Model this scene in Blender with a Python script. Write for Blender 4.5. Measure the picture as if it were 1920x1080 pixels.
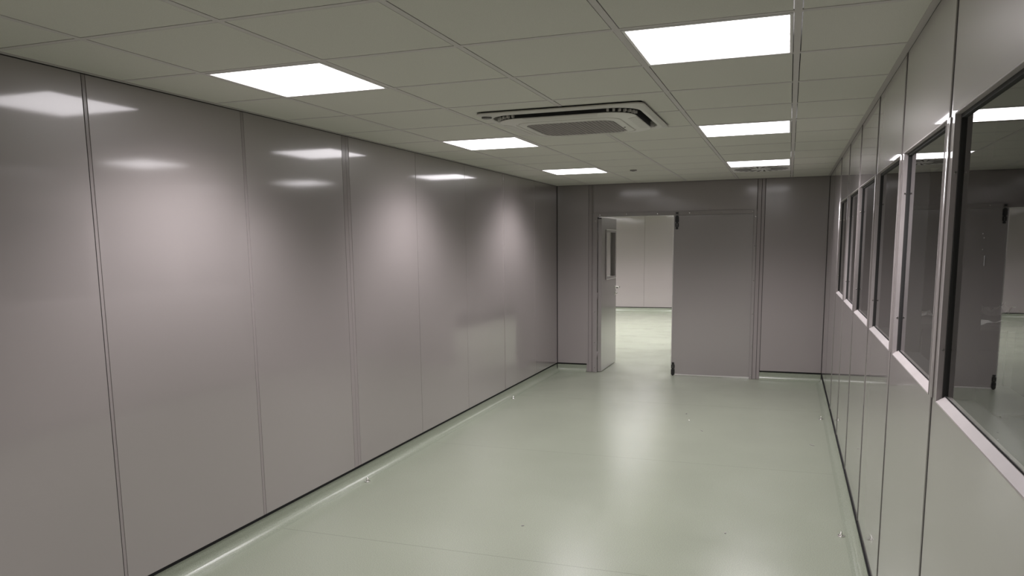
import bpy, bmesh, math, random
from mathutils import Vector, Matrix
random.seed(7)
for o in list(bpy.data.objects): bpy.data.objects.remove(o)
S = bpy.context.scene
COL = S.collection
H = 2.40                      # ceiling height
XL, XR, YE, YB = -2.84, 0.417, 7.56, -4.8

# ------------------------------------------------------------------ camera
def cam_setup():
    yaw, pitch, roll = -0.341986514, -0.144316966, 0.0116633533
    F, CY = 1451.4504, 669.945
    cy, sy, cp, sp = math.cos(yaw), math.sin(yaw), math.cos(pitch), math.sin(pitch)
    f = Vector((sy*cp, cy*cp, sp)); r = Vector((cy, -sy, 0)); d = f.cross(r)
    r2 = math.cos(roll)*r + math.sin(roll)*d
    d2 = -math.sin(roll)*r + math.cos(roll)*d
    u = -d2
    cd = bpy.data.cameras.new('camera'); co = bpy.data.objects.new('camera', cd); COL.objects.link(co)
    co.matrix_world = Matrix(((r2.x, u.x, -f.x, -0.00077), (r2.y, u.y, -f.y, -2.20989),
                              (r2.z, u.z, -f.z, H-0.740705), (0, 0, 0, 1)))
    cd.sensor_fit = 'HORIZONTAL'; cd.sensor_width = 36.0; cd.lens = F/1920*36.0
    cd.shift_y = (CY-540)/1920
    cd.clip_start = 0.02; cd.clip_end = 100
    S.camera = co
cam_setup()

# ------------------------------------------------------------------ world, exposure
W = bpy.data.worlds.new('world'); S.world = W; W.use_nodes = True
W.node_tree.nodes['Background'].inputs[0].default_value = (0.5, 0.5, 0.5, 1)
W.node_tree.nodes['Background'].inputs[1].default_value = 0.0
S.view_settings.view_transform = 'Standard'
try: S.view_settings.look = 'None'
except Exception: pass
S.view_settings.gamma = 1.0
S.view_settings.exposure = -0.07
S.view_settings.use_curve_mapping = False
LAMP_COL = (1.0, 0.955, 0.99)
PANEL_EMIT = 7.0              # glow of a luminaire's diffuser
PANEL_W = 42.0                 # downward light of each luminaire, watts
PANEL_SPREAD = 180
LAMP_CURVE = [(0.0, 0.0), (0.35, 0.02), (0.46, 0.22), (0.60, 0.66), (0.70, 0.92), (0.78, 0.95), (0.90, 0.55), (1.0, 0.42)]
NEXT_W = 80.0                 # luminaires of the room beyond the door

# ------------------------------------------------------------------ helpers
def bx(bm, x0, x1, y0, y1, z0, z1):
    x0, x1 = min(x0, x1), max(x0, x1); y0, y1 = min(y0, y1), max(y0, y1); z0, z1 = min(z0, z1), max(z0, z1)
    v = [bm.verts.new(p) for p in ((x0,y0,z0),(x1,y0,z0),(x1,y1,z0),(x0,y1,z0),(x0,y0,z1),(x1,y0,z1),(x1,y1,z1),(x0,y1,z1))]
    for f in ((3,2,1,0),(4,5,6,7),(0,1,5,4),(1,2,6,5),(2,3,7,6),(3,0,4,7)):
        bm.faces.new([v[i] for i in f])
    return bm
def B(*a):
    bm = bmesh.new()
    for t in a: bx(bm, *t)
    return bm
def bev(bm, w=0.0015, seg=2):
    bmesh.ops.bevel(bm, geom=list(bm.edges), offset=w, segments=seg, affect='EDGES', profile=0.5)
    return bm
def cyl(bm, p0, p1, r0, r1=None, n=16, caps=True):
    r1 = r0 if r1 is None else r1
    p0, p1 = Vector(p0), Vector(p1); a = (p1-p0).normalized()
    t = Vector((0,0,1)) if abs(a.z) < .9 else Vector((1,0,0))
    u = a.cross(t).normalized(); w = a.cross(u)
    A = []; Bq = []
    for i in range(n):
        c, s = math.cos(2*math.pi*i/n), math.sin(2*math.pi*i/n)
        A.append(bm.verts.new(p0 + r0*(c*u+s*w))); Bq.append(bm.verts.new(p1 + r1*(c*u+s*w)))
    for i in range(n):
        j = (i+1) % n; f = bm.faces.new((A[i], A[j], Bq[j], Bq[i])); f.smooth = True
    if caps:
        bm.faces.new(A[::-1]); bm.faces.new(Bq)
    return bm
def extr(bm, prof, axis, a0, a1, closed=False):
    """sweep a 2-D profile along x or y"""
    def P(p, t): return (t, p[0], p[1]) if axis == 'x' else (p[0], t, p[1])
    A = [bm.verts.new(P(p, a0)) for p in prof]; Bq = [bm.verts.new(P(p, a1)) for p in prof]
    n = len(prof)
    for i in range(n if closed else n-1):
        j = (i+1) % n; bm.faces.new((A[i], A[j], Bq[j], Bq[i]))
    if closed:
        bm.faces.new(A[::-1]); bm.faces.new(Bq)
    return bm
def obj(name, bm, m, parent=None, smooth=False):
    bmesh.ops.recalc_face_normals(bm, faces=bm.faces)
    me = bpy.data.meshes.new(name); bm.to_mesh(me); bm.free()
    if m: me.materials.append(m)
    if smooth:
        for p in me.polygons: p.use_smooth = True
    o = bpy.data.objects.new(name, me); COL.objects.link(o)
    if parent:
        o.parent = parent
        o.matrix_parent_inverse = Matrix.Translation(-Vector(parent.location)) if parent.type != 'EMPTY' or True else Matrix()
        if parent.rotation_euler.z:
            o.matrix_parent_inverse = (Matrix.Translation(parent.location) @ Matrix.Rotation(parent.rotation_euler.z, 4, 'Z')).inverted()
    return o
def struct(name, bm, m):
    o = obj(name, bm, m); o['kind'] = 'structure'; return o
def thing(name, label, cat, loc, group=None):
    o = bpy.data.objects.new(name, None); COL.objects.link(o); o.location = loc
    o.empty_display_size = 0.05
    o['label'] = label; o['category'] = cat
    if group: o['group'] = group
    return o
def tag(o, label, cat, group=None):
    o['label'] = label; o['category'] = cat
    if group: o['group'] = group
    return o
def subs(bm):  # centre a mesh on its own base, return location
    return bm
def rebase(o):
    """put the origin of a single-mesh thing at its base centre"""
    vs = [v.co for v in o.data.vertices]
    c = Vector(((min(v.x for v in vs)+max(v.x for v in vs))/2, (min(v.y for v in vs)+max(v.y for v in vs))/2, min(v.z for v in vs)))
    o.data.transform(Matrix.Translation(-c)); o.location = c
    return o

# ------------------------------------------------------------------ materials
def mat(name, col, rough=0.5, metal=0.0, spec=0.5, bump=None, vary=None, rvary=None, emit=None, coat=None):
    m = bpy.data.materials.new(name); m.use_nodes = True
    nt = m.node_tree; b = nt.nodes['Principled BSDF']; L = nt.links
    b.inputs['Base Color'].default_value = (*col, 1); b.inputs['Roughness'].default_value = rough
    b.inputs['Metallic'].default_value = metal; b.inputs['Specular IOR Level'].default_value = spec
    if coat: b.inputs['Coat Weight'].default_value = coat[0]; b.inputs['Coat Roughness'].default_value = coat[1]; b.inputs['Coat IOR'].default_value = 1.75
    tc = nt.nodes.new('ShaderNodeTexCoord')
    geo = nt.nodes.new('ShaderNodeNewGeometry')
    last = None
    for (sc, st, dist, det) in (bump or []):
        n = nt.nodes.new('ShaderNodeTexNoise'); n.inputs['Scale'].default_value = sc; n.inputs['Detail'].default_value = det
        L.new(geo.outputs['Position'], n.inputs['Vector'])
        bp = nt.nodes.new('ShaderNodeBump'); bp.inputs['Strength'].default_value = st; bp.inputs['Distance'].default_value = dist
        L.new(n.outputs['Fac'], bp.inputs['Height'])
        if last: L.new(last.outputs['Normal'], bp.inputs['Normal'])
        L.new(bp.outputs['Normal'], b.inputs['Normal']); last = bp
    if vary:
        sc, amt, det = vary
        n = nt.nodes.new('ShaderNodeTexNoise'); n.inputs['Scale'].default_value = sc; n.inputs['Detail'].default_value = det
        L.new(geo.outputs['Position'], n.inputs['Vector'])
        r = nt.nodes.new('ShaderNodeMapRange'); r.inputs['From Min'].default_value = .3; r.inputs['From Max'].default_value = .7
        r.inputs['To Min'].default_value = 1-amt; r.inputs['To Max'].default_value = 1+amt
        L.new(n.outputs['Fac'], r.inputs['Value'])
        mx = nt.nodes.new('ShaderNodeVectorMath'); mx.operation = 'SCALE'; mx.inputs[0].default_value = col
        L.new(r.outputs['Result'], mx.inputs['Scale']); L.new(mx.outputs['Vector'], b.inputs['Base Color'])
    if rvary:
        sc, lo, hi = rvary
        n = nt.nodes.new('ShaderNodeTexNoise'); n.inputs['Scale'].default_value = sc; n.inputs['Detail'].default_value = 4
        L.new(geo.outputs['Position'], n.inputs['Vector'])
        r = nt.nodes.new('ShaderNodeMapRange'); r.inputs['From Min'].default_value = .3; r.inputs['From Max'].default_value = .7
        r.inputs['To Min'].default_value = lo; r.inputs['To Max'].default_value = hi
        L.new(n.outputs['Fac'], r.inputs['Value']); L.new(r.outputs['Result'], b.inputs['Roughness'])
    if emit:
        b.inputs['Emission Color'].default_value = (*emit[0], 1); b.inputs['Emission Strength'].default_value = emit[1]
    return m
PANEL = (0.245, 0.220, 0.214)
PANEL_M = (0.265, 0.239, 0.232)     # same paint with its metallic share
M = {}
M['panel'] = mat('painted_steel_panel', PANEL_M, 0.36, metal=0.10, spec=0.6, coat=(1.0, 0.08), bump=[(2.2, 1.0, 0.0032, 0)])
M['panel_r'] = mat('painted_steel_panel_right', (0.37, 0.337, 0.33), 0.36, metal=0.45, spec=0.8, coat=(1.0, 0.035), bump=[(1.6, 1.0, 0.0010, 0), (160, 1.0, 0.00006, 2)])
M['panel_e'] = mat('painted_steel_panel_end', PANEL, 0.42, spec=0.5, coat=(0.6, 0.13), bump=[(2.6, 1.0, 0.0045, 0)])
M['strip'] = mat('painted_steel_strip', PANEL, 0.22)
M['strip_gloss'] = mat('painted_joint_bead', PANEL, 0.30, coat=(1.0, 0.06))
M['ltrim'] = mat('perimeter_angle', (0.44, 0.41, 0.395), 0.6)
M['frame'] = mat('painted_door_frame', (0.24, 0.22, 0.212), 0.28)
M['leaf'] = mat('painted_door_leaf', (0.235, 0.215, 0.207), 0.30, spec=0.8, coat=(0.8, 0.08), bump=[(1.2, 1.0, 0.002, 0)])
M['core'] = mat('dark_joint_core', (0.03, 0.029, 0.028), 0.8)
M['rubber'] = mat('black_rubber', (0.008, 0.008, 0.008), 0.8, spec=0.15)
M['black'] = mat('black_hardware', (0.006, 0.006, 0.006), 0.45)
M['tile'] = mat('mineral_ceiling_tile', (0.61, 0.60, 0.545), 0.9, spec=0.2, vary=(260, 0.05, 3), bump=[(400, 0.25, 0.001, 2)])
M['tee'] = mat('ceiling_grid_paint', (0.56, 0.53, 0.515), 0.75)
M['void'] = mat('ceiling_shadow_gap', (0.10, 0.10, 0.095), 0.9)
M['ac'] = mat('off_white_plastic', (0.55, 0.53, 0.495), 0.45)
M['ac2'] = mat('white_plastic', (0.60, 0.58, 0.54), 0.4)
M['grille'] = mat('grey_grille', (0.22, 0.20, 0.195), 0.6)
M['dark'] = mat('channel_shade_paint', (0.012, 0.012, 0.011), 0.7)  # shade of the outlet channel and rim gap, put into the colour
M['streak'] = mat('streak_grey', (0.06, 0.058, 0.055), 0.8)
M['slot'] = mat('slot_shade_paint', (0.09, 0.085, 0.08), 0.7)
M['steel'] = mat('satin_steel', (0.72, 0.70, 0.68), 0.25, metal=1.0)
M['chrome'] = mat('bright_steel', (0.85, 0.84, 0.82), 0.15, metal=1.0)
M['paper'] = mat('crumpled_paper', (0.88, 0.86, 0.84), 0.6)
M['bench'] = mat('dark_bench_top', (0.10, 0.09, 0.085), 0.4)
M['dim'] = mat('plaster_darkened', (0.04, 0.038, 0.036), 0.8)  # near-black colour stands in for the lack of light behind the glazing
M['dimfloor'] = mat('screed_darkened', (0.035, 0.035, 0.032), 0.7)  # floor of that room, darkened in colour to look unlit
M['pipe'] = mat('grey_pipe', (0.50, 0.48, 0.46), 0.4)
M['alu'] = mat('aluminium_edge', (0.62, 0.60, 0.58), 0.3, metal=0.6)
M['bead'] = mat('glazing_bead_paint', (0.38, 0.345, 0.34), 0.45, vary=(9, 0.05, 3))
M['diffuser'] = mat('lamp_diffuser', (0.9, 0.9, 0.9), 0.5, emit=(LAMP_COL, PANEL_EMIT))
M['diffuser_far'] = mat('lamp_diffuser_far', (0.9, 0.9, 0.9), 0.5, emit=(LAMP_COL, 15.0))
M['lampframe'] = mat('lamp_frame', (0.75, 0.73, 0.72), 0.35)

def vinyl(name='green_vinyl_floor', seams=(-0.6, 1.50, 3.625, 5.8, 9.6, 12.8), base=(0.245, 0.267, 0.208)):
    m = mat(name, (0.235, 0.255, 0.20), 0.32)
    nt = m.node_tree; L = nt.links; b = nt.nodes['Principled BSDF']
    geo = nt.nodes.new('ShaderNodeNewGeometry')
    def noise(sc, det):
        n = nt.nodes.new('ShaderNodeTexNoise'); n.inputs['Scale'].default_value = sc; n.inputs['Detail'].default_value = det
        L.new(geo.outputs['Position'], n.inputs['Vector']); return n
    def rng(src, lo, hi, a=.3, c=.7):
        r = nt.nodes.new('ShaderNodeMapRange'); r.inputs['From Min'].default_value = a; r.inputs['From Max'].default_value = c
        r.inputs['To Min'].default_value = lo; r.inputs['To Max'].default_value = hi
        L.new(src, r.inputs['Value']); return r
    def mul(a, c):
        x = nt.nodes.new('ShaderNodeMath'); x.operation = 'MULTIPLY'; L.new(a, x.inputs[0]); L.new(c, x.inputs[1]); return x
    speck = rng(noise(230, 3).outputs['Fac'], 0.80, 1.20)
    patch = rng(noise(1.1, 5).outputs['Fac'], 0.98, 1.02)
    k = mul(speck.outputs['Result'], patch.outputs['Result'])
    # welded seams across the room
    sep = nt.nodes.new('ShaderNodeSeparateXYZ'); L.new(geo.outputs['Position'], sep.inputs[0])
    prev = None
    for y in seams:
        c = nt.nodes.new('ShaderNodeMath'); c.operation = 'COMPARE'; c.inputs[1].default_value = y; c.inputs[2].default_value = 0.0035
        L.new(sep.outputs['Y'], c.inputs[0])
        if prev is None: prev = c
        else:
            a = nt.nodes.new('ShaderNodeMath'); a.operation = 'ADD'; L.new(prev.outputs[0], a.inputs[0]); L.new(c.outputs[0], a.inputs[1]); prev = a
    sm = rng(prev.outputs[0], 1.0, 0.80, 0, 1)
    k = mul(k.outputs[0], sm.outputs['Result'])
    sc = nt.nodes.new('ShaderNodeVectorMath'); sc.operation = 'SCALE'; sc.inputs[0].default_value = base
    L.new(k.outputs[0], sc.inputs['Scale']); L.new(sc.outputs['Vector'], b.inputs['Base Color'])
    rr = rng(noise(2.2, 3).outputs['Fac'], 0.20, 0.26); L.new(rr.outputs['Result'], b.inputs['Roughness'])
    bp = nt.nodes.new('ShaderNodeBump'); bp.inputs['Strength'].default_value = 0.35; bp.inputs['Distance'].default_value = 0.0008
    L.new(noise(300, 2).outputs['Fac'], bp.inputs['Height'])
    bp2 = nt.nodes.new('ShaderNodeBump'); bp2.inputs['Strength'].default_value = 1.0; bp2.inputs['Distance'].default_value = 0.0004
    L.new(noise(2.5, 2).outputs['Fac'], bp2.inputs['Height']); L.new(bp.outputs['Normal'], bp2.inputs['Normal'])
    L.new(bp2.outputs['Normal'], b.inputs['Normal'])
    return m
M['floor'] = vinyl()
M['cove'] = vinyl('green_vinyl_upstand', (-50.0, -51.0), (0.222, 0.245, 0.190))
def glassmat(name='window_glass', tint=(0.94, 0.95, 0.94, 1)):
    m = bpy.data.materials.new(name); m.use_nodes = True; nt = m.node_tree; nt.nodes.clear(); L = nt.links
    out = nt.nodes.new('ShaderNodeOutputMaterial'); mx = nt.nodes.new('ShaderNodeMixShader')
    tr = nt.nodes.new('ShaderNodeBsdfTransparent'); tr.inputs[0].default_value = tint
    gl = nt.nodes.new('ShaderNodeBsdfGlossy'); gl.inputs['Roughness'].default_value = 0.012
    fr = nt.nodes.new('ShaderNodeFresnel'); fr.inputs['IOR'].default_value = 1.42
    gg = nt.nodes.new('ShaderNodeNewGeometry')
    mm = nt.nodes.new('ShaderNodeMath'); mm.operation = 'MULTIPLY'; mm.inputs[1].default_value = 1.0
    # thin pane: the pane is solid, so only its front faces mirror
    inv = nt.nodes.new('ShaderNodeMath'); inv.operation = 'SUBTRACT'; inv.inputs[0].default_value = 1.0
    L.new(gg.outputs['Backfacing'], inv.inputs[1]); L.new(fr.outputs[0], mm.inputs[0]); L.new(inv.outputs[0], mm.inputs[1])
    # both surfaces of the thin pane mirror: R = 2F / (1 + F)
    f2 = nt.nodes.new('ShaderNodeMath'); f2.operation = 'MULTIPLY'; f2.inputs[1].default_value = 2.0; L.new(mm.outputs[0], f2.inputs[0])
    f1 = nt.nodes.new('ShaderNodeMath'); f1.operation = 'ADD'; f1.inputs[1].default_value = 1.0; L.new(mm.outputs[0], f1.inputs[0])
    fd = nt.nodes.new('ShaderNodeMath'); fd.operation = 'DIVIDE'; L.new(f2.outputs[0], fd.inputs[0]); L.new(f1.outputs[0], fd.inputs[1])
    L.new(fd.outputs[0], mx.inputs[0]); L.new(tr.outputs[0], mx.inputs[1]); L.new(gl.outputs[0], mx.inputs[2])
    L.new(mx.outputs[0], out.inputs[0])
    return m
M['glass'] = glassmat()
M['glass_clear'] = glassmat('clear_glass', (0.93, 0.94, 0.93, 1))

# ------------------------------------------------------------------ floors
bm = B((-8.0, XR+0.02, YB-0.1, 17.2, -0.05, 0.0))
struct('floor', bm, M['floor'])
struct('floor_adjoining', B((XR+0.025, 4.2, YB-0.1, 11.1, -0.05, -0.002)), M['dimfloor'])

# ------------------------------------------------------------------ ceiling with its grid
TW = 0.012; GAP = 0.0035
AXC, AYC = -1.225, 2.455      # centre of the air conditioner
HOLE = (AXC-0.465, AXC+0.465, AYC-0.465, AYC+0.465)
def cut(bm, x0, x1, y0, y1, z0, z1):
    """box in the ceiling plane, minus the opening of the air conditioner"""
    a, b, c, d = HOLE
    if x1 <= a or x0 >= b or y1 <= c or y0 >= d: return bx(bm, x0, x1, y0, y1, z0, z1)
    if x0 < a: bx(bm, x0, a, y0, y1, z0, z1)
    if x1 > b: bx(bm, b, x1, y0, y1, z0, z1)
    u, v = max(x0, a), min(x1, b)
    if y0 < c: bx(bm, u, v, y0, c, z0, z1)
    if y1 > d: bx(bm, u, v, d, y1, z0, z1)
cellx = [XL, -2.4, -1.8, -1.2, -0.6, 0.0, XR]
rows = [YB] + [0.6*k for k in range(-7, 13)] + [YE]
bm = bmesh.new()
bx(bm, XL-0.1, XR+0.1, YB-0.1, YE+0.1, H+0.07, H+0.09)
struct('ceiling', bm, M['void'])
bm = bmesh.new()
for i in range(len(cellx)-1):
    for j in range(len(rows)-1):
        r = round(rows[j]/0.6) if j > 0 else None
        if i in (1, 4) and r in (-4, 1, 5, 9): continue     # luminaires sit here
        if i == 4 and r == 10: continue                     # air diffuser
        cut(bm, cellx[i]+TW+GAP, cellx[i+1]-TW-GAP, rows[j]+TW+GAP, rows[j+1]-TW-GAP, H+0.0005, H+0.012)
t = obj('ceiling_tiles', bm, M['tile'], bpy.data.objects['ceiling'])
bm = bmesh.new()
for x in cellx[1:-1]: cut(bm, x-TW, x+TW, YB, YE, H-0.0005, H+0.004)
for y in rows[1:-1]:
    for i in range(len(cellx)-1):
        a = cellx[i] + (TW if i else 0); b = cellx[i+1] - (TW if i < len(cellx)-2 else 0)
        cut(bm, a, b, y-TW, y+TW, H-0.0003, H+0.004)
struct('trim_1', bm, M['tee'])
bm = bmesh.new()
bx(bm, XL, XL+0.022, YB, YE, H-0.0025, H+0.002); bx(bm, XR-0.024, XR, YB, YE, H-0.0025, H+0.002)
bx(bm, XL+0.022, XR-0.024, YE-0.022, YE, H-0.0025, H+0.002)
struct('trim_2', bm, M['ltrim'])

# ------------------------------------------------------------------ left wall
PZ0 = 0.108
def panels(parent, spans, face, deep, axis, side, m, name='wall_panel', z0=PZ0, z1=H-0.0055, bw=0.002):
    for a, b in spans:
        if axis == 'y': bm = B((face, deep, a, b, z0, z1))
        else: bm = B((a, b, face, deep, z0, z1))
        obj(name, bev(bm, bw), m, parent)
wl = struct('wall_left', B((XL-0.10, XL-0.012, YB-0.1, YE+0.1, 0, H+0.04)), M['core'])
LP = [(YB, -1.635), (-1.63, -0.632), (-0.6285, 0.3885), (0.4105, 1.404), (1.4295, 2.4225), (2.5105, 3.513), (3.517, 4.518),
      (4.522, 5.532), (5.5565, 6.610), (6.613, 7.553)]
panels(wl, LP, XL, XL-0.013, 'y', 1, M['panel'])
panels(wl, [(0.3925, 0.409), (1.407, 1.428), (2.4265, 2.4715), (2.473, 2.509), (5.535, 5.555)], XL-0.0012, XL-0.013, 'y', 1, M['strip'], 'joint_strip', bw=0.0012)

for ya, yb in ((-0.632, -0.6285), (0.3885, 0.3925), (1.404, 1.407), (2.4225, 2.4265), (3.513, 3.517), (4.518, 4.522), (5.532, 5.535), (6.610, 6.613), (7.553, YE)):
    obj('joint_gasket', B((XL-0.0125, XL-0.0030, ya+0.0001, yb-0.0001, PZ0, H-0.008)), M['rubber'], wl)

def cove(name, axis, wallpos, sgn, a0, a1, r=0.050, h=0.094):
    """coved vinyl upstand; wallpos = plane of the wall, sgn = direction into the room"""
    w = wallpos
    prof = [(w-sgn*0.011, 0.0), (w-sgn*0.011, h), (w-sgn*0.004, h)]
    for k in range(0, 13):
        t = math.pi/2*k/12
        prof.append((w-sgn*0.004 + sgn*(r - r*math.cos(t)), 0.001 + r - r*math.sin(t)))
    prof.append((w-sgn*0.004+sgn*r*1.25, 0.0003)); prof.append((w-sgn*0.004+sgn*r*1.25, 0.0))
    bm = bmesh.new(); extr(bm, prof, axis, a0, a1, closed=True)
    b = struct(name, bm, M['cove'])
    s = (0.0015 if name != 'baseboard_right' else 0.007)*sgn
    if axis == 'y': t = B((w+s, w-sgn*0.011, a0, a1, h, h+0.0135))
    else: t = B((a0, a1, w+s, w-sgn*0.011, h, h+0.0135))
    obj('rubber_strip', t, M['rubber'], b)
    return b
cove('baseboard_left', 'y', XL, 1, YB, YE-0.004)

# ------------------------------------------------------------------ right wall with its windows
SE = [-0.72, 0.335, 1.345, 2.335, 3.385, 4.40, 5.44, 6.50, YE-0.003]
WZ0, WZ1 = H-1.203, H-0.400
bm = bmesh.new(); CX0, CX1 = XR+0.0135, XR+0.095
holes = [(SE[i]+0.066, SE[i+1]-0.068) for i in range(6)]
bx(bm, CX0, CX1, YB-0.1, YE+0.1, 0, WZ0+0.012); bx(bm, CX0, CX1, YB-0.1, YE+0.1, WZ1-0.012, H+0.04)
prev = YB-0.1
for a, b in holes:
    bx(bm, CX0, CX1, prev, a+0.012, WZ0+0.012, WZ1-0.012); prev = b-0.012
bx(bm, CX0, CX1, prev, YE+0.1, WZ0+0.012, WZ1-0.012)
wr = struct('wall_right', bm, M['core'])
g = 0.0028
for i in range(6):
    a, b = SE[i]+g, SE[i+1]-g; h0, h1 = holes[i]
    bm = bmesh.new()
    # one pressed panel with a rectangular hole
    pts_o = [(a, PZ0), (b, PZ0), (b, H-0.0055), (a, H-0.0055)]; pts_i = [(h0, WZ0), (h1, WZ0), (h1, WZ1), (h0, WZ1)]
    for X in (XR, XR+0.013):
        O = [bm.verts.new((X, *p)) for p in pts_o]; I = [bm.verts.new((X, *p)) for p in pts_i]
        for k in range(4): bm.faces.new((O[k], O[(k+1) % 4], I[(k+1) % 4], I[k]))
    vs = list(bm.verts)
    for s in (0, 4):
        for k in range(4): bm.faces.new((vs[s+k], vs[s+(k+1) % 4], vs[8+s+(k+1) % 4], vs[8+s+k]))
    outer = [e for e in bm.edges if all(abs(v.co.x-XR) < 1e-6 for v in e.verts) and len({round(v.co.y, 4) for v in e.verts} & {round(a, 4), round(b, 4)}) == 1 and abs(e.verts[0].co.y-e.verts[1].co.y) < 1e-6]
    bmesh.ops.bevel(bm, geom=outer, offset=0.0025, segments=3, affect='EDGES', profile=0.5)
    obj('wall_panel', bm, M['panel_r'], wr)
panels(wr, [(SE[6]+g, SE[7]-g), (SE[7]+g, SE[8]), (YB, -1.70), (-1.695, SE[0]-g)], XR, XR+0.013, 'y', -1, M['panel_r'])
cove('baseboard_right', 'y', XR, -1, YB, YE-0.004)
# slim proud cover bead beside each joint of the glazed bays
for i in range(0, 7):
    y = SE[i]
    bm = bmesh.new(); cyl(bm, (XR+0.0012, y+0.0082, PZ0), (XR+0.0012, y+0.0082, H-0.0055), 0.0052, n=20)
    obj('joint_strip', bm, M['strip_gloss'], wr)
for i in range(0, 8):
    spans = [(PZ0, H-0.008)] if i in (0, 7) else [(PZ0, WZ0-0.002), (WZ1+0.002, H-0.008)]
    if i == 6: spans = [(PZ0, H-0.008)]
    for za, zb in spans:
        obj('joint_gasket', B((XR-0.0004, XR+0.0134, SE[i]-g+0.0002, SE[i]+g-0.0002, za, zb)), M['rubber'], wr)
    if len(spans) == 2:      # cover cap on the mullion between two panes
        obj('mullion_cap', bev(B((XR-0.0035, XR+0.004, SE[i]-0.013, SE[i]+0.0030, WZ0, WZ1)), 0.0015), M['strip_gloss'], wr)

def window(n, h0, h1, pane_spots=False):
    y0, y1, z0, z1 = h0, h1, WZ0, WZ1
    bm = bmesh.new()
    # folded surround: square reveals at the sides and head, a sloped sill below
    def ring(X, e, f): return [bm.verts.new(p) for p in ((X, y0+e, z0+f), (X, y1-e, z0+f), (X, y1-e, z1-e), (X, y0+e, z1-e))]
    R = [ring(XR-0.0012, -0.0035, -0.0035), ring(XR-0.0012, 0.0006, 0.0006), ring(XR+0.0180, 0.0010, 0.0165), ring(XR+0.0180, 0.0020, 0.0180), ring(XR+0.035, 0.0020, 0.0180), ring(XR+0.035, -0.0035, -0.0035)]
    R.append(R[0])
    for A, C in zip(R[:-1], R[1:]):
        for k in range(4): bm.faces.new((A[k], A[(k+1) % 4], C[(k+1) % 4], C[k]))
    w = struct('window_%d' % n, bm, M['bead'])
    e = 0.0022; zb = z0+0.0180; bm = bmesh.new(); q = 0.004; g0, g1 = XR+0.0182, XR+0.0204
    bx(bm, g0, g1, y0+e, y1-e, zb, zb+q*.7); bx(bm, g0, g1, y0+e, y1-e, z1-e-q, z1-e)
    bx(bm, g0, g1, y0+e, y0+e+q, zb+q*.7, z1-e-q); bx(bm, g0, g1, y1-e-q, y1-e, zb+q*.7, z1-e-q)
    obj('gasket', bm, M['rubber'], w)
    obj('pane', B((XR+0.0206, XR+0.0266, y0+e, y1-e, zb, z1-e)), M['glass'], w)
    for y, s in ((y0, 1), (y1, -1)):
        for z in (H-0.557, H-1.052):
            c = Vector((XR+0.0085, y+s*0.0008, z)); nrm = Vector((0, s, 0))
            bm = bmesh.new(); cyl(bm, c-nrm*0.001, c+nrm*0.0022, 0.0042, 0.0030, 14); cyl(bm, c+nrm*0.0021, c+nrm*0.0024, 0.0014, 0.0014, 8)
            obj('screw', bm, M['chrome'], w)
    if pane_spots:
        for (y, z, a, b, mm) in pane_spots:
            obj('pane_spot', B((XR+0.0201, XR+0.0205, y-a, y+a, z-b, z+b)), M[mm], w)  # small grey spots and a darker streak just in front of the pane
    return w
for k, (a, b) in enumerate(holes):
    window(k+1, a, b, [(-.059, H-.7272, .0024, .0013, 'grille'), (-.0735, H-.7373, .0024, .0013, 'grille'), (-.066, H-.765, .002, .0010, 'grille'), (-.093, H-.791, .006, .012, 'streak')] if k == 0 else None)

# ------------------------------------------------------------------ end wall with its doorway
DX0, DX1, DZ = -2.305, -0.405, H-0.405        # clear opening
wb = struct('wall_back', B((XL-0.1, DX0-0.035, YE+0.012, YE+0.09, 0, H+0.04), (DX1+0.035, XR+0.013, YE+0.012, YE+0.09, 0, H+0.04),
                      (DX0-0.035, DX1+0.035, YE+0.012, YE+0.09, DZ+0.03, H+0.04)), M['core'])
panels(wb, [(XL+0.006, -2.4205)], YE, YE+0.013, 'x', 1, M['panel_e'])
panels(wb, [(-0.281, XR-0.003)], YE, YE+0.013, 'x', 1, M['panel_e'])
panels(wb, [(-2.3560, -0.374)], YE, YE+0.013, 'x', 1, M['panel_e'], z0=DZ+0.045)
panels(wb, [(-2.442, -2.4185)], YE-0.001, YE+0.013, 'x', 1, M['strip'], 'joint_strip', z0=0.002, z1=PZ0)
panels(wb, [(-2.4175, -2.3755), (-2.3725, -2.3575)], YE-0.001, YE+0.013, 'x', 1, M['strip'], 'joint_strip', z0=0.002)
panels(wb, [(-0.369, -0.325), (-0.3205, -0.286)], YE-0.001, YE+0.013, 'x', 1, M['strip'], 'joint_strip', z0=0.002)
cove('baseboard_back', 'x', YE, -1, XL+0.004, -2.443); 
b2 = cove('baseboard_back_right', 'x', YE, -1, -0.285, XR-0.004)

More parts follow.
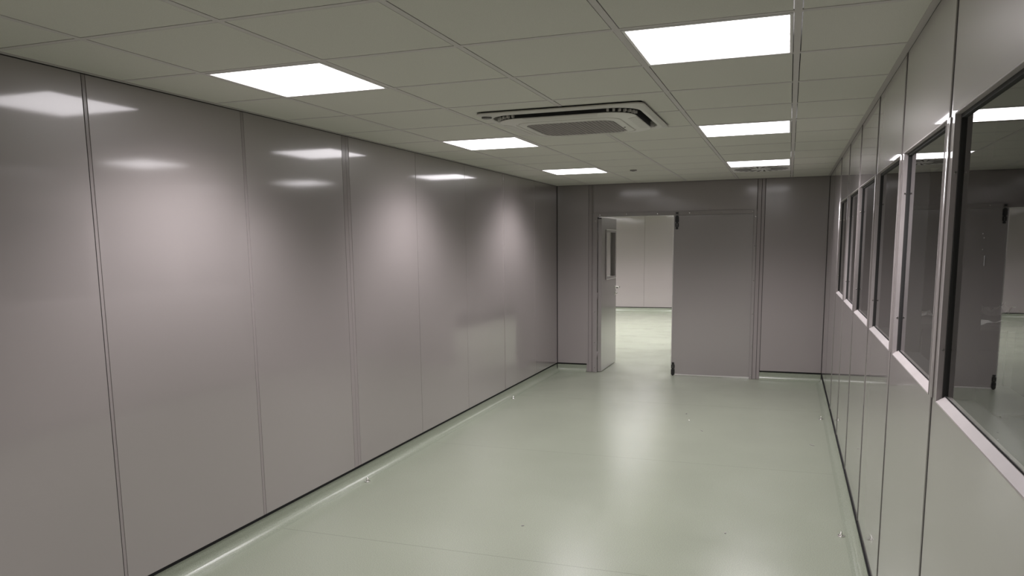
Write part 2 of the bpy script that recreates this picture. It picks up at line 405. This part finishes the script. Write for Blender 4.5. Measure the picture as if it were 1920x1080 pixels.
# door frame: angle architrave with screws + lining through the wall
bm = bmesh.new(); fy = YE-0.010
bx(bm, -2.356, DX0, fy, YE+0.0, 0.001, DZ+0.048); bx(bm, DX1, -0.372, fy, YE+0.0, 0.001, DZ+0.048)
bx(bm, DX0, DX1, fy, YE+0.0, DZ, DZ+0.048)
bev(bm, 0.0015)
fr = struct('trim_3', bm, M['frame'])
bm = B((DX0-0.034, DX0, YE+0.0005, YE+0.10, 0.001, DZ+0.03), (DX1, DX1+0.034, YE+0.0005, YE+0.10, 0.001, DZ+0.03), (DX0, DX1, YE+0.0005, YE+0.10, DZ, DZ+0.03))
obj('door_lining', bm, M['frame'], fr)
for x, z in [(-2.269, .384), (-1.932, .38), (-1.546, .381), (-1.158, .381), (-.774, .379), (-.424, .379), (-2.331, .454), (-2.334, .80),
             (-2.334, 1.21), (-2.334, 1.613), (-2.334, 2.01), (-2.334, 2.34), (-.385, .439), (-.385, .79), (-.385, 1.20), (-.385, 1.60), (-.385, 2.007), (-.385, 2.36)]:
    bm = bmesh.new(); cyl(bm, (x, fy+0.001, H-z), (x, fy-0.0025, H-z), 0.0075, 0.0055, 12)
    obj('screw', bm, M['chrome'], fr)

# closed right leaf
LX0, LX1 = -1.352, DX1-0.0006
d2 = struct('door_2', bev(B((LX0+0.012, LX1, YE+0.004, YE+0.048, 0.022, DZ-0.0008)), 0.002), M['leaf'])
obj('edge_profile', bev(B((LX0, LX0+0.0115, YE+0.001, YE+0.050, 0.012, DZ-0.004)), 0.0015), M['alu'], d2)
obj('drop_seal', bev(B((LX0+0.03, LX1-0.002, YE-0.002, YE+0.03, 0.008, 0.0215)), 0.0015), M['alu'], d2)
def bolt(x, z, up):
    """black surface bolt: waisted body, ring grip and end keeper"""
    s = 1 if up else -1
    bm = bmesh.new(); y1 = YE+0.004; yb = fy-0.016
    def plate(z0, z1, w0, w1, t=0.014):
        a, b = z+s*z0, z+s*z1
        v = []
        for yy in (y1, y1-t):
            v += [bm.verts.new((x-w0/2, yy, a)), bm.verts.new((x+w0/2, yy, a)), bm.verts.new((x+w1/2, yy, b)), bm.verts.new((x-w1/2, yy, b))]
        for f in ((0,1,2,3),(4,5,6,7),(0,1,5,4),(1,2,6,5),(2,3,7,6),(3,0,4,7)): bm.faces.new([v[k] for k in f])
    plate(-0.100, -0.088, 0.022, 0.034); plate(-0.088, -0.080, 0.034, 0.014)
    plate(-0.080, -0.068, 0.014, 0.040)
    # open ring grip
    plate(-0.068, -0.030, 0.0, 0.0, 0.001)
    for sx in (-1, 1):
        cx = x+sx*0.014
        bx(bm, cx-0.006, cx+0.006, y1-0.014, y1, z+s*-0.068, z+s*-0.030)
    bx(bm, x-0.008, x+0.008, y1-0.022, y1-0.014, z+s*-0.056, z+s*-0.050)
    plate(-0.030, -0.018, 0.040, 0.016); plate(-0.018, -0.010, 0.016, 0.042)
    plate(-0.010, 0.050, 0.042, 0.040, 0.020); plate(0.050, 0.068, 0.040, 0.014)
    return bm
b = obj('flush_bolt', bolt(-1.306, H-0.475, True), M['black'], d2)
bm = bmesh.new()
for pts in (((-0.022, -.386), (0.022, -.372)),):
    pass
v = [(-1.306-.022, -.370), (-1.306+.022, -.370), (-1.306+.007, -.380), (-1.306+.022, -.392), (-1.306-.022, -.392), (-1.306-.007, -.380)]
A = [bm.verts.new((p[0], fy-0.0005, H+p[1])) for p in v]; Bq = [bm.verts.new((p[0], fy-0.012, H+p[1])) for p in v]
bm.faces.new(A); bm.faces.new(Bq[::-1])
for k in range(6): bm.faces.new((A[k], A[(k+1) % 6], Bq[(k+1) % 6], Bq[k]))
obj('bolt_keeper', bm, M['black'], fr)
obj('flush_bolt', bolt(-1.325, H-2.330, False), M['black'], d2)

# open left leaf, swung 90 degrees into the next room
fx = -2.252; y0, y1 = YE+0.012, YE+0.905; th = 0.045
vz0, vz1, vy0, vy1 = H-1.175, H-0.592, YE+0.27, YE+0.79
bm = B((fx-th, fx, y0, y1, 0.012, vz0), (fx-th, fx, y0, y1, vz1, DZ-0.006), (fx-th, fx, y0, vy0, vz0, vz1), (fx-th, fx, vy1, y1, vz0, vz1))
bmesh.ops.remove_doubles(bm, verts=bm.verts, dist=1e-5)
d1 = struct('door_1', bm, M['leaf'])
bm = bmesh.new(); q = 0.03; p = 0.012
for xx in (fx, fx-th-p):
    bx(bm, xx, xx+p, vy0-q, vy1+q, vz1, vz1+q); bx(bm, xx, xx+p, vy0-q, vy1+q, vz0-q, vz0)
    bx(bm, xx, xx+p, vy0-q, vy0, vz0, vz1); bx(bm, xx, xx+p, vy1, vy1+q, vz0, vz1)
obj('vision_frame', bev(bm, 0.003), M['leaf'], d1)
obj('vision_ledge', bev(B((fx+p-.004, fx+p+.006, vy0-q, vy1+q, vz1+q-.002, vz1+q+.008)), 0.002), M['alu'], d1)
obj('vision_ledge', bev(B((fx+p-.004, fx+p+.006, vy0-q, vy1+q, vz0-q-.008, vz0-q+.002)), 0.002), M['alu'], d1)
obj('vision_glass', B((fx-th*0.6, fx-th*0.45, vy0-0.003, vy1+0.003, vz0-0.003, vz1+0.003)), M['glass_clear'], d1)
bm = bmesh.new(); hy, hz = YE+0.835, H-1.335
for s in (1, -1):
    x0 = fx if s > 0 else fx-th
    cyl(bm, (x0, hy, hz), (x0+s*0.008, hy, hz), 0.026, 0.026, 20)
    cyl(bm, (x0+s*0.008, hy, hz), (x0+s*0.064, hy, hz), 0.010, 0.010, 14)
    cyl(bm, (x0+s*0.060, hy+0.008, hz), (x0+s*0.060, hy-0.135, hz-0.002), 0.0115, 0.010, 14)
obj('lever_handle', bm, M['chrome'], d1)
bm = bmesh.new()
for s in (1, -1):
    x0 = fx if s > 0 else fx-th
    cyl(bm, (x0, hy, hz-0.085), (x0+s*0.008, hy, hz-0.085), 0.026, 0.026, 20); cyl(bm, (x0+s*0.008, hy, hz-0.085), (x0+s*0.035, hy, hz-0.085), 0.009, 0.009, 12)
obj('thumb_turn', bm, M['chrome'], d1)
for z in (0.646, 1.405, 2.17):
    bm = bmesh.new(); cyl(bm, (DX0+0.003, YE+0.002, H-z-0.045), (DX0+0.003, YE+0.002, H-z+0.045), 0.0075, n=12)
    for k in (-.015, .015): cyl(bm, (DX0+0.003, YE+0.002, H-z+k-.001), (DX0+0.003, YE+0.002, H-z+k+.001), 0.0085, n=12)
    obj('hinge', bm, M['grille'], d1)
obj('top_seal_block', bev(B((DX0+0.002, fx-0.002, YE+0.001, YE+0.014, DZ-0.024, DZ-0.007)), 0.002), M['black'], d1)

# ------------------------------------------------------------------ room beyond the door
NX0, NX1, NY1 = -7.6, 1.6, 16.75
wf = struct('wall_far', B((NX0, NX1, NY1+0.012, NY1+0.1, 0, H+0.04)), M['core'])
xs = [NX0, -5.38, -4.34, -3.302, -2.255, -1.2, -0.15, NX1]
panels(wf, [(xs[i]+0.0012, xs[i+1]-0.0012) for i in range(len(xs)-1)], NY1, NY1+0.013, 'x', 1, M['panel'])
cove('baseboard_far', 'x', NY1, -1, NX0, NX1)
struct('wall_far_left', B((NX0-0.1, NX0, YE+0.1, NY1+0.1, 0, H+0.04)), M['panel'])
struct('wall_far_right', B((NX1, NX1+0.1, YE+0.1, NY1+0.1, 0, H+0.04)), M['panel'])
struct('wall_far_front', B((NX0, XL-0.105, YE+0.012, YE+0.09, 0, H+0.04), (XR+0.1, NX1, YE+0.012, YE+0.09, 0, H+0.04)), M['panel'])
struct('ceiling_far', B((NX0, NX1, YE+0.1, NY1+0.1, H, H+0.03)), M['tile'])
# back wall and the dim room behind the glazing
struct('wall_front', B((XL-0.1, XR+0.1, YB-0.1, YB, 0, H+0.04)), M['panel'])
AX = 4.1
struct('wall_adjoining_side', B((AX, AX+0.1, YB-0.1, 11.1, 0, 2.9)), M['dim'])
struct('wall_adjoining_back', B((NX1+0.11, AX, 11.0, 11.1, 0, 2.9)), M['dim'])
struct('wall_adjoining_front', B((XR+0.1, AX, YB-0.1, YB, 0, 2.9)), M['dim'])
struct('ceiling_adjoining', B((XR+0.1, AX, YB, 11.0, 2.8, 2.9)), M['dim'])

# ------------------------------------------------------------------ luminaires
def luminaire(cx, cy, label, group, watts, z=H, glow='diffuser', spread=PANEL_SPREAD):
    t = thing('ceiling_light', label, 'ceiling light', (cx, cy, z), group)
    a = 0.2855; b = 0.274
    bm = bmesh.new()
    def ring(e, zz): return [bm.verts.new((cx+sx*e, cy+sy*e, zz)) for sx, sy in ((-1,-1),(1,-1),(1,1),(-1,1))]
    R = [ring(a, z+0.012), ring(a, z-0.0015), ring(a-0.003, z-0.003), ring(b, z-0.003), ring(b-0.001, z+0.001), ring(b-0.001, z+0.012)]
    R.append(R[0])
    for A, C in zip(R[:-1], R[1:]):
        for k in range(4): bm.faces.new((A[k], A[(k+1) % 4], C[(k+1) % 4], C[k]))
    obj('frame', bm, M['lampframe'], t)
    obj('diffuser', B((cx-b+0.001, cx+b-0.001, cy-b+0.001, cy+b-0.001, z-0.0005, z+0.010)), M[glow], t)
    ld = bpy.data.lights.new('lamp', 'AREA'); ld.shape = 'SQUARE'; ld.size = 0.53; ld.energy = watts; ld.color = LAMP_COL
    # photometric curve of a micro-prismatic panel: strongest at 40-50 degrees, cut off past 60
    ld.use_nodes = True; nt = ld.node_tree; L = nt.links
    em = [n for n in nt.nodes if n.type == 'EMISSION'][0]
    ge = nt.nodes.new('ShaderNodeNewGeometry'); dt = nt.nodes.new('ShaderNodeVectorMath'); dt.operation = 'DOT_PRODUCT'
    L.new(ge.outputs['Incoming'], dt.inputs[0]); L.new(ge.outputs['Normal'], dt.inputs[1])
    ab = nt.nodes.new('ShaderNodeMath'); ab.operation = 'ABSOLUTE'; L.new(dt.outputs['Value'], ab.inputs[0])
    cv = nt.nodes.new('ShaderNodeFloatCurve'); L.new(ab.outputs[0], cv.inputs['Value'])
    c = cv.mapping.curves[0]
    for k, (px, py) in enumerate(LAMP_CURVE):
        if k == 0: c.points[0].location = (px, py)
        elif k == len(LAMP_CURVE)-1: c.points[len(c.points)-1].location = (px, py)
        else: c.points.new(px, py)
    cv.mapping.update(); L.new(cv.outputs[0], em.inputs['Strength'])
    lo = bpy.data.objects.new('lamp', ld); COL.objects.link(lo); lo.parent = t; lo.location = (0, 0, -0.006)
    return t
names = {
 (-2.1, 1): 'square white ceiling light nearest the left wall at the front, largest of its row',
 (-2.1, 5): 'square white ceiling light in the left row, just left of the air conditioner',
 (-2.1, 9): 'small-looking square ceiling light at the far end of the left row',
 (-0.3, 1): 'big bright square ceiling light at top right, closest of the right row',
 (-0.3, 5): 'square ceiling light of the right row, right of the air conditioner',
 (-0.3, 9): 'farthest square ceiling light of the right row, beside the slotted air vent',
 (-2.1, -4): 'square ceiling light over the near end of the room on the left',
 (-0.3, -4): 'square ceiling light over the near end of the room on the right'}
for (x, r), lab in names.items():
    luminaire(x, 0.6*r+0.3, lab, 'square panel lights in the room ceiling', PANEL_W)
for x in (-6.8, -4.8, -2.8, -0.8):
    for y in (9.9, 12.3, 14.7):
        luminaire(x, y, 'square ceiling light in the bright room beyond the open door', 'ceiling lights of the room beyond the door', NEXT_W, z=H-0.012, glow='diffuser_far')

# ------------------------------------------------------------------ ceiling cassette air conditioner
def rsq(bm, cx, cy, hx, hy, r, z, n=8):
    V = []
    for qx, qy, a0 in ((1, 1, 0), (-1, 1, 90), (-1, -1, 180), (1, -1, 270)):
        for k in range(n+1):
            t = math.radians(a0+90*k/n)
            V.append(bm.verts.new((cx+qx*(hx-r)+r*math.cos(t), cy+qy*(hy-r)+r*math.sin(t), z)))
    return V
def loft(bm, rings, cap=False):
    for A, C in zip(rings[:-1], rings[1:]):
        n = len(A)
        for k in range(n): bm.faces.new((A[k], A[(k+1) % n], C[(k+1) % n], C[k]))
    if cap: bm.faces.new(rings[-1])
ac = thing('air_conditioner', 'white square cassette air conditioner with central grille set in the ceiling', 'air conditioner', (AXC, AYC, H))
bm = bmesh.new()
h = 0.478
R = [rsq(bm, AXC, AYC, h-.004, h-.004, .045, H-0.006), rsq(bm, AXC, AYC, h, h, .05, H-0.009), rsq(bm, AXC, AYC, h, h, .05, H-0.013), rsq(bm, AXC, AYC, h-.006, h-.006, .05, H-0.016),
     rsq(bm, AXC, AYC, .450, .450, .10, H-0.0205), rsq(bm, AXC, AYC, .432, .432, .15, H-0.021), rsq(bm, AXC, AYC, .428, .428, .155, H-0.018), rsq(bm, AXC, AYC, .426, .426, .16, H+0.03)]
loft(bm, R); obj('outer_panel', bm, M['ac'], ac, smooth=False)
bm = bmesh.new(); loft(bm, [rsq(bm, AXC, AYC, h-.02, h-.02, .05, H+0.03), rsq(bm, AXC, AYC, h-.02, h-.02, .05, H-0.0055)])
loft(bm, [rsq(bm, AXC, AYC, .44, .44, .15, H+0.02), rsq(bm, AXC, AYC, .394, .394, .15, H+0.019), rsq(bm, AXC, AYC, .394, .394, .15, H-0.036), rsq(bm, AXC, AYC, .380, .380, .148, H-0.037)])
obj('air_channel', bm, M['dark'], ac)
bm = bmesh.new()
R = [rsq(bm, AXC, AYC, .370, .370, .148, H-0.030), rsq(bm, AXC, AYC, .3965, .3965, .152, H-0.0345), rsq(bm, AXC, AYC, .398, .398, .152, H-0.037), rsq(bm, AXC, AYC, .394, .394, .15, H-0.0395),
     rsq(bm, AXC, AYC, .340, .340, .12, H-0.046), rsq(bm, AXC, AYC, .314, .314, .11, H-0.049), rsq(bm, AXC, AYC, .311, .311, .11, H-0.045), rsq(bm, AXC, AYC, .305, .305, .108, H-0.045),
     rsq(bm, AXC, AYC, .301, .301, .106, H-0.050), rsq(bm, AXC, AYC, .268, .268, .09, H-0.056), rsq(bm, AXC, AYC, .259, .259, .085, H-0.053)]
loft(bm, R); obj('inner_panel', bm, M['ac2'], ac)
bm = bmesh.new(); bm.faces.new(rsq(bm, AXC, AYC, .260, .260, .085, H-0.0505)); obj('grille_backing', bm, M['grille'], ac)
bm = bmesh.new(); hw = .250; N = 22
def clip(c, hh=.256, r=.085):
    a = abs(c)
    return hh if a < hh-r else hh-r+math.sqrt(max(r*r-(a-(hh-r))**2, 0))
for k in range(-N//2, N//2+1):
    c = k*2*hw/N; e = clip(c)-.002
    bx(bm, AXC+c-.0022, AXC+c+.0022, AYC-e, AYC+e, H-.0545, H-.0508); bx(bm, AXC-e, AXC+e, AYC+c-.0022, AYC+c+.0022, H-.054, H-.0509)
obj('grille', bm, mat('grille_bars', (0.42, 0.39, 0.38), .5), ac)
for ang in range(4):            # louvre flaps, one per side
    bm = bmesh.new()
    Z = lambda u: H-0.0395-(0.394-u)*0.12
    pr_ = [(.215, .396), (-.215, .396), (-.200, .345), (.200, .345)]
    rm = Matrix.Translation((AXC, AYC, 0)) @ Matrix.Rotation(math.radians(90*ang), 4, 'Z')
    vt = [bm.verts.new(rm @ Vector((p[0], p[1], Z(p[1])-0.0012))) for p in pr_]; vb = [bm.verts.new(rm @ Vector((p[0], p[1], Z(p[1])+0.003))) for p in pr_]
    bm.faces.new(vt)
    for k in range(4): bm.faces.new((vt[k], vt[(k+1) % 4], vb[(k+1) % 4], vb[k]))
    obj('louvre_flap', bm, M['ac'], ac)
for qx, qy in ((1, 1), (-1, 1), (-1, -1), (1, -1)):      # small ribs closing the channel at the corners
    bm = bmesh.new()
    for k in range(7):
        t = math.radians(8+12.3*k); cx, cy = AXC+qx*(.405-.155), AYC+qy*(.405-.155)
        d = Vector((qx*math.cos(t), qy*math.sin(t), 0)); s = Vector((-d.y, d.x, 0))*.006
        p0, p1 = Vector((cx, cy, 0))+d*.136, Vector((cx, cy, 0))+d*.160
        for zz0, zz1 in ((H-.031, H-.018),):
            v = [bm.verts.new((p.x, p.y, zz)) for zz in (zz0, zz1) for p in (p0-s, p0+s, p1+s, p1-s)]
            for f in ((0,1,2,3),(7,6,5,4),(0,1,5,4),(1,2,6,5),(2,3,7,6),(3,0,4,7)): bm.faces.new([v[i] for i in f])
    obj('corner_ribs', bm, M['ac2'], ac)
bm = bmesh.new()
cx, cy = AXC-.428, AYC-.405
V = [[bm.verts.new((cx+.030*s*math.cos(a), cy+.026*s*math.sin(a), z)) for a in [2*math.pi*i/24 for i in range(24)]] for s, z in ((1, H-.017), (1, H-.0255), (.9, H-.027))]
loft(bm, V, cap=True); obj('remote_receiver', bm, mat('receiver_window', (0.10, 0.095, 0.09), .5), ac)
bm = bmesh.new(); cyl(bm, (AXC+.275, AYC+.05, H-.050), (AXC+.275, AYC+.05, H-.0575), .007, n=12); obj('indicator', bm, M['grille'], ac)

# ------------------------------------------------------------------ air vent beside the last light, smoke detector
vt = thing('ceiling_vent', 'square swirl air vent with radial slots beyond the last right-hand light', 'air vent', (-0.3, 6.3, H))
bm = bmesh.new()
cx, cy = -0.3, 6.3
pl = bx(bm, cx-.2855, cx+.2855, cy-.2855, cy+.2855, H-.004, H+.004)
obj('faceplate', bm, M['lampframe'], vt)
for k in range(24):
    t = 2*math.pi*k/24; d = Vector((math.cos(t), math.sin(t), 0)); tw = Vector((math.cos(t+.25), math.sin(t+.25), 0)); n = Vector((-tw.y, tw.x, 0))
    p0 = Vector((cx, cy, 0))+d*.10; p1 = p0+tw*.165
    bm = bmesh.new()
    v = [bm.verts.new((p.x, p.y, zz)) for zz in (H-.0052, H-.003) for p in (p0-n*.004, p0+n*.004, p1+n*.013, p1-n*.013)]
    for f in ((0,1,2,3),(7,6,5,4),(0,1,5,4),(1,2,6,5),(2,3,7,6),(3,0,4,7)): bm.faces.new([v[i] for i in f])
    obj('slot', bm, M['slot'], vt)  # raised slab; the opening's shade is put into its dark colour
sd = thing('ceiling_sensor', 'small round grey sensor on the ceiling near the end wall', 'sensor', (-1.525, 5.83, H))
bm = bmesh.new(); cyl(bm, (-1.525, 5.83, H-.001), (-1.525, 5.83, H-.010), .036, .034, 24); obj('base', bm, M['grille'], sd)
bm = bmesh.new(); cyl(bm, (-1.525, 5.83, H-.010), (-1.525, 5.83, H-.015), .020, .014, 20); obj('lens', bm, M['grille'], sd)

# ------------------------------------------------------------------ small fixings left on the floor
def fixing(x, y, label, yaw):
    t = thing('floor_fixing', label, 'screw fixing', (x, y, 0), 'loose metal fixings along the skirting'); t.rotation_euler.z = yaw
    def place(name, bm, m):
        bmesh.ops.recalc_face_normals(bm, faces=bm.faces)
        me = bpy.data.meshes.new(name); bm.to_mesh(me); bm.free(); me.materials.append(m)
        o = bpy.data.objects.new(name, me); COL.objects.link(o); o.parent = t
    bm = bmesh.new(); z0 = 0.0012
    cyl(bm, (0, 0, z0), (0, 0, z0+.004), .021, .019, 24); place('washer', bm, M['steel'])
    bm = bmesh.new()
    for k in range(5):
        z = z0+.004+k*.0052; r = .0105-.0013*k
        cyl(bm, (0, 0, z), (0, 0, z+.0026), r*.7, r, 14); cyl(bm, (0, 0, z+.0026), (0, 0, z+.0052), r, r*.62, 14)
    place('threaded_cone', bm, M['chrome'])
fixing(-2.772, 2.47, 'small metal screw fixing on the floor by the nearer left wall joint', .3)
fixing(-2.772, 5.60, 'small metal screw fixing on the floor at the far part of the left wall', .9)
fixing(0.345, 5.47, 'small metal screw fixing on the floor at the far part of the right wall', .2)
fixing(0.340, 2.37, 'metal screw fixing on the floor by the right wall, nearest the viewer', .1)
for i, (x, y, l, ang, lab) in enumerate([(.237, 4.443, .05, -.9, 'dark sliver of debris on the floor nearest the right wall'),
                               (-.67, 4.69, .035, -1.0, 'dark sliver of debris on the floor before the closed door leaf'),
                               (-.887, 5.356, .018, 1.2, 'tiny dark crumb on the floor in front of the door, farthest from the viewer'),
                               (-.829, 5.08, .02, 2.0, 'tiny pale crumb on the floor in front of the closed door leaf'),
                               (-1.435, 1.975, .016, .5, 'tiny dark crumb on the floor at lower centre, left of the others'),
                               (-.285, 2.217, .014, 1.5, 'tiny dark crumb on the near floor, lower right of centre')]):
    bm = B((-l/2, l/2, -.0035, .0035, 0.0003, .004)); bev(bm, .001)
    o = obj('debris_sliver', bm, M['paper'] if i == 3 else M['grille']); o.location = (x, y, 0); o.rotation_euler.z = ang
    tag(o, lab, 'debris', 'crumbs of debris on the floor')

# ------------------------------------------------------------------ seen dimly through the glazing
bt = thing('workbench', 'dark workbench seen dimly through the nearest window', 'workbench', (1.5, 5.36, 0))
BZ = 1.0
obj('worktop', bev(B((1.00, 2.02, 4.63, 6.09, BZ-.04, BZ)), .003), M['bench'], bt)
for x in (1.06, 1.96):
    for y in (4.69, 6.03): obj('leg', B((x-.03, x+.03, y-.03, y+.03, 0.0, BZ-.04)), M['bench'], bt)
obj('shelf', B((1.05, 1.97, 4.68, 6.04, .28, .30)), M['bench'], bt)
def crumple(x, y, sx, sy, hgt, seed, label, rot):
    rnd = random.Random(seed); n = 7; bm = bmesh.new(); g = []
    for i in range(n):
        row = []
        for j in range(n):
            u, v = i/(n-1)-.5, j/(n-1)-.5
            z = .002+hgt*max(0, rnd.random()*.7+.5*math.sin(3.1*u+seed)*math.cos(4*v))
            row.append(bm.verts.new((u*sx+rnd.uniform(-.01, .01), v*sy+rnd.uniform(-.01, .01), z)))
        g.append(row)
    for i in range(n-1):
        for j in range(n-1): bm.faces.new((g[i][j], g[i+1][j], g[i+1][j+1], g[i][j+1]))
    o = obj('crumpled_paper', bm, M['paper']); o.location = (x, y, BZ); o.rotation_euler.z = rot
    md = o.modifiers.new('thickness', 'SOLIDIFY'); md.thickness = .0015; md.offset = 1
    tag(o, label, 'paper', 'crumpled papers on the workbench')
crumple(1.43, 4.86, .27, .36, .045, 3, 'crumpled white paper on the workbench, near the middle of the nearest window', .5)
crumple(1.68, 5.60, .24, .42, .13, 5, 'peaked crumpled paper farther back on the workbench in the nearest window', .2)
crumple(1.12, 5.28, .18, .34, .06, 9, 'crumpled paper on the workbench seen through the second window', .1)
pp = thing('vertical_pipe', 'grey vertical pipe with two collars seen dimly through the nearest window', 'pipe', (1.93, 8.1, 0))
bm = bmesh.new(); cyl(bm, (1.93, 8.1, 0), (1.93, 8.1, 2.79), .075, n=24); obj('tube', bm, M['pipe'], pp)
for z in (1.47, 1.17):
    bm = bmesh.new(); cyl(bm, (1.93, 8.1, z-.02), (1.93, 8.1, z+.02), .084, n=24); obj('collar', bm, M['pipe'], pp)
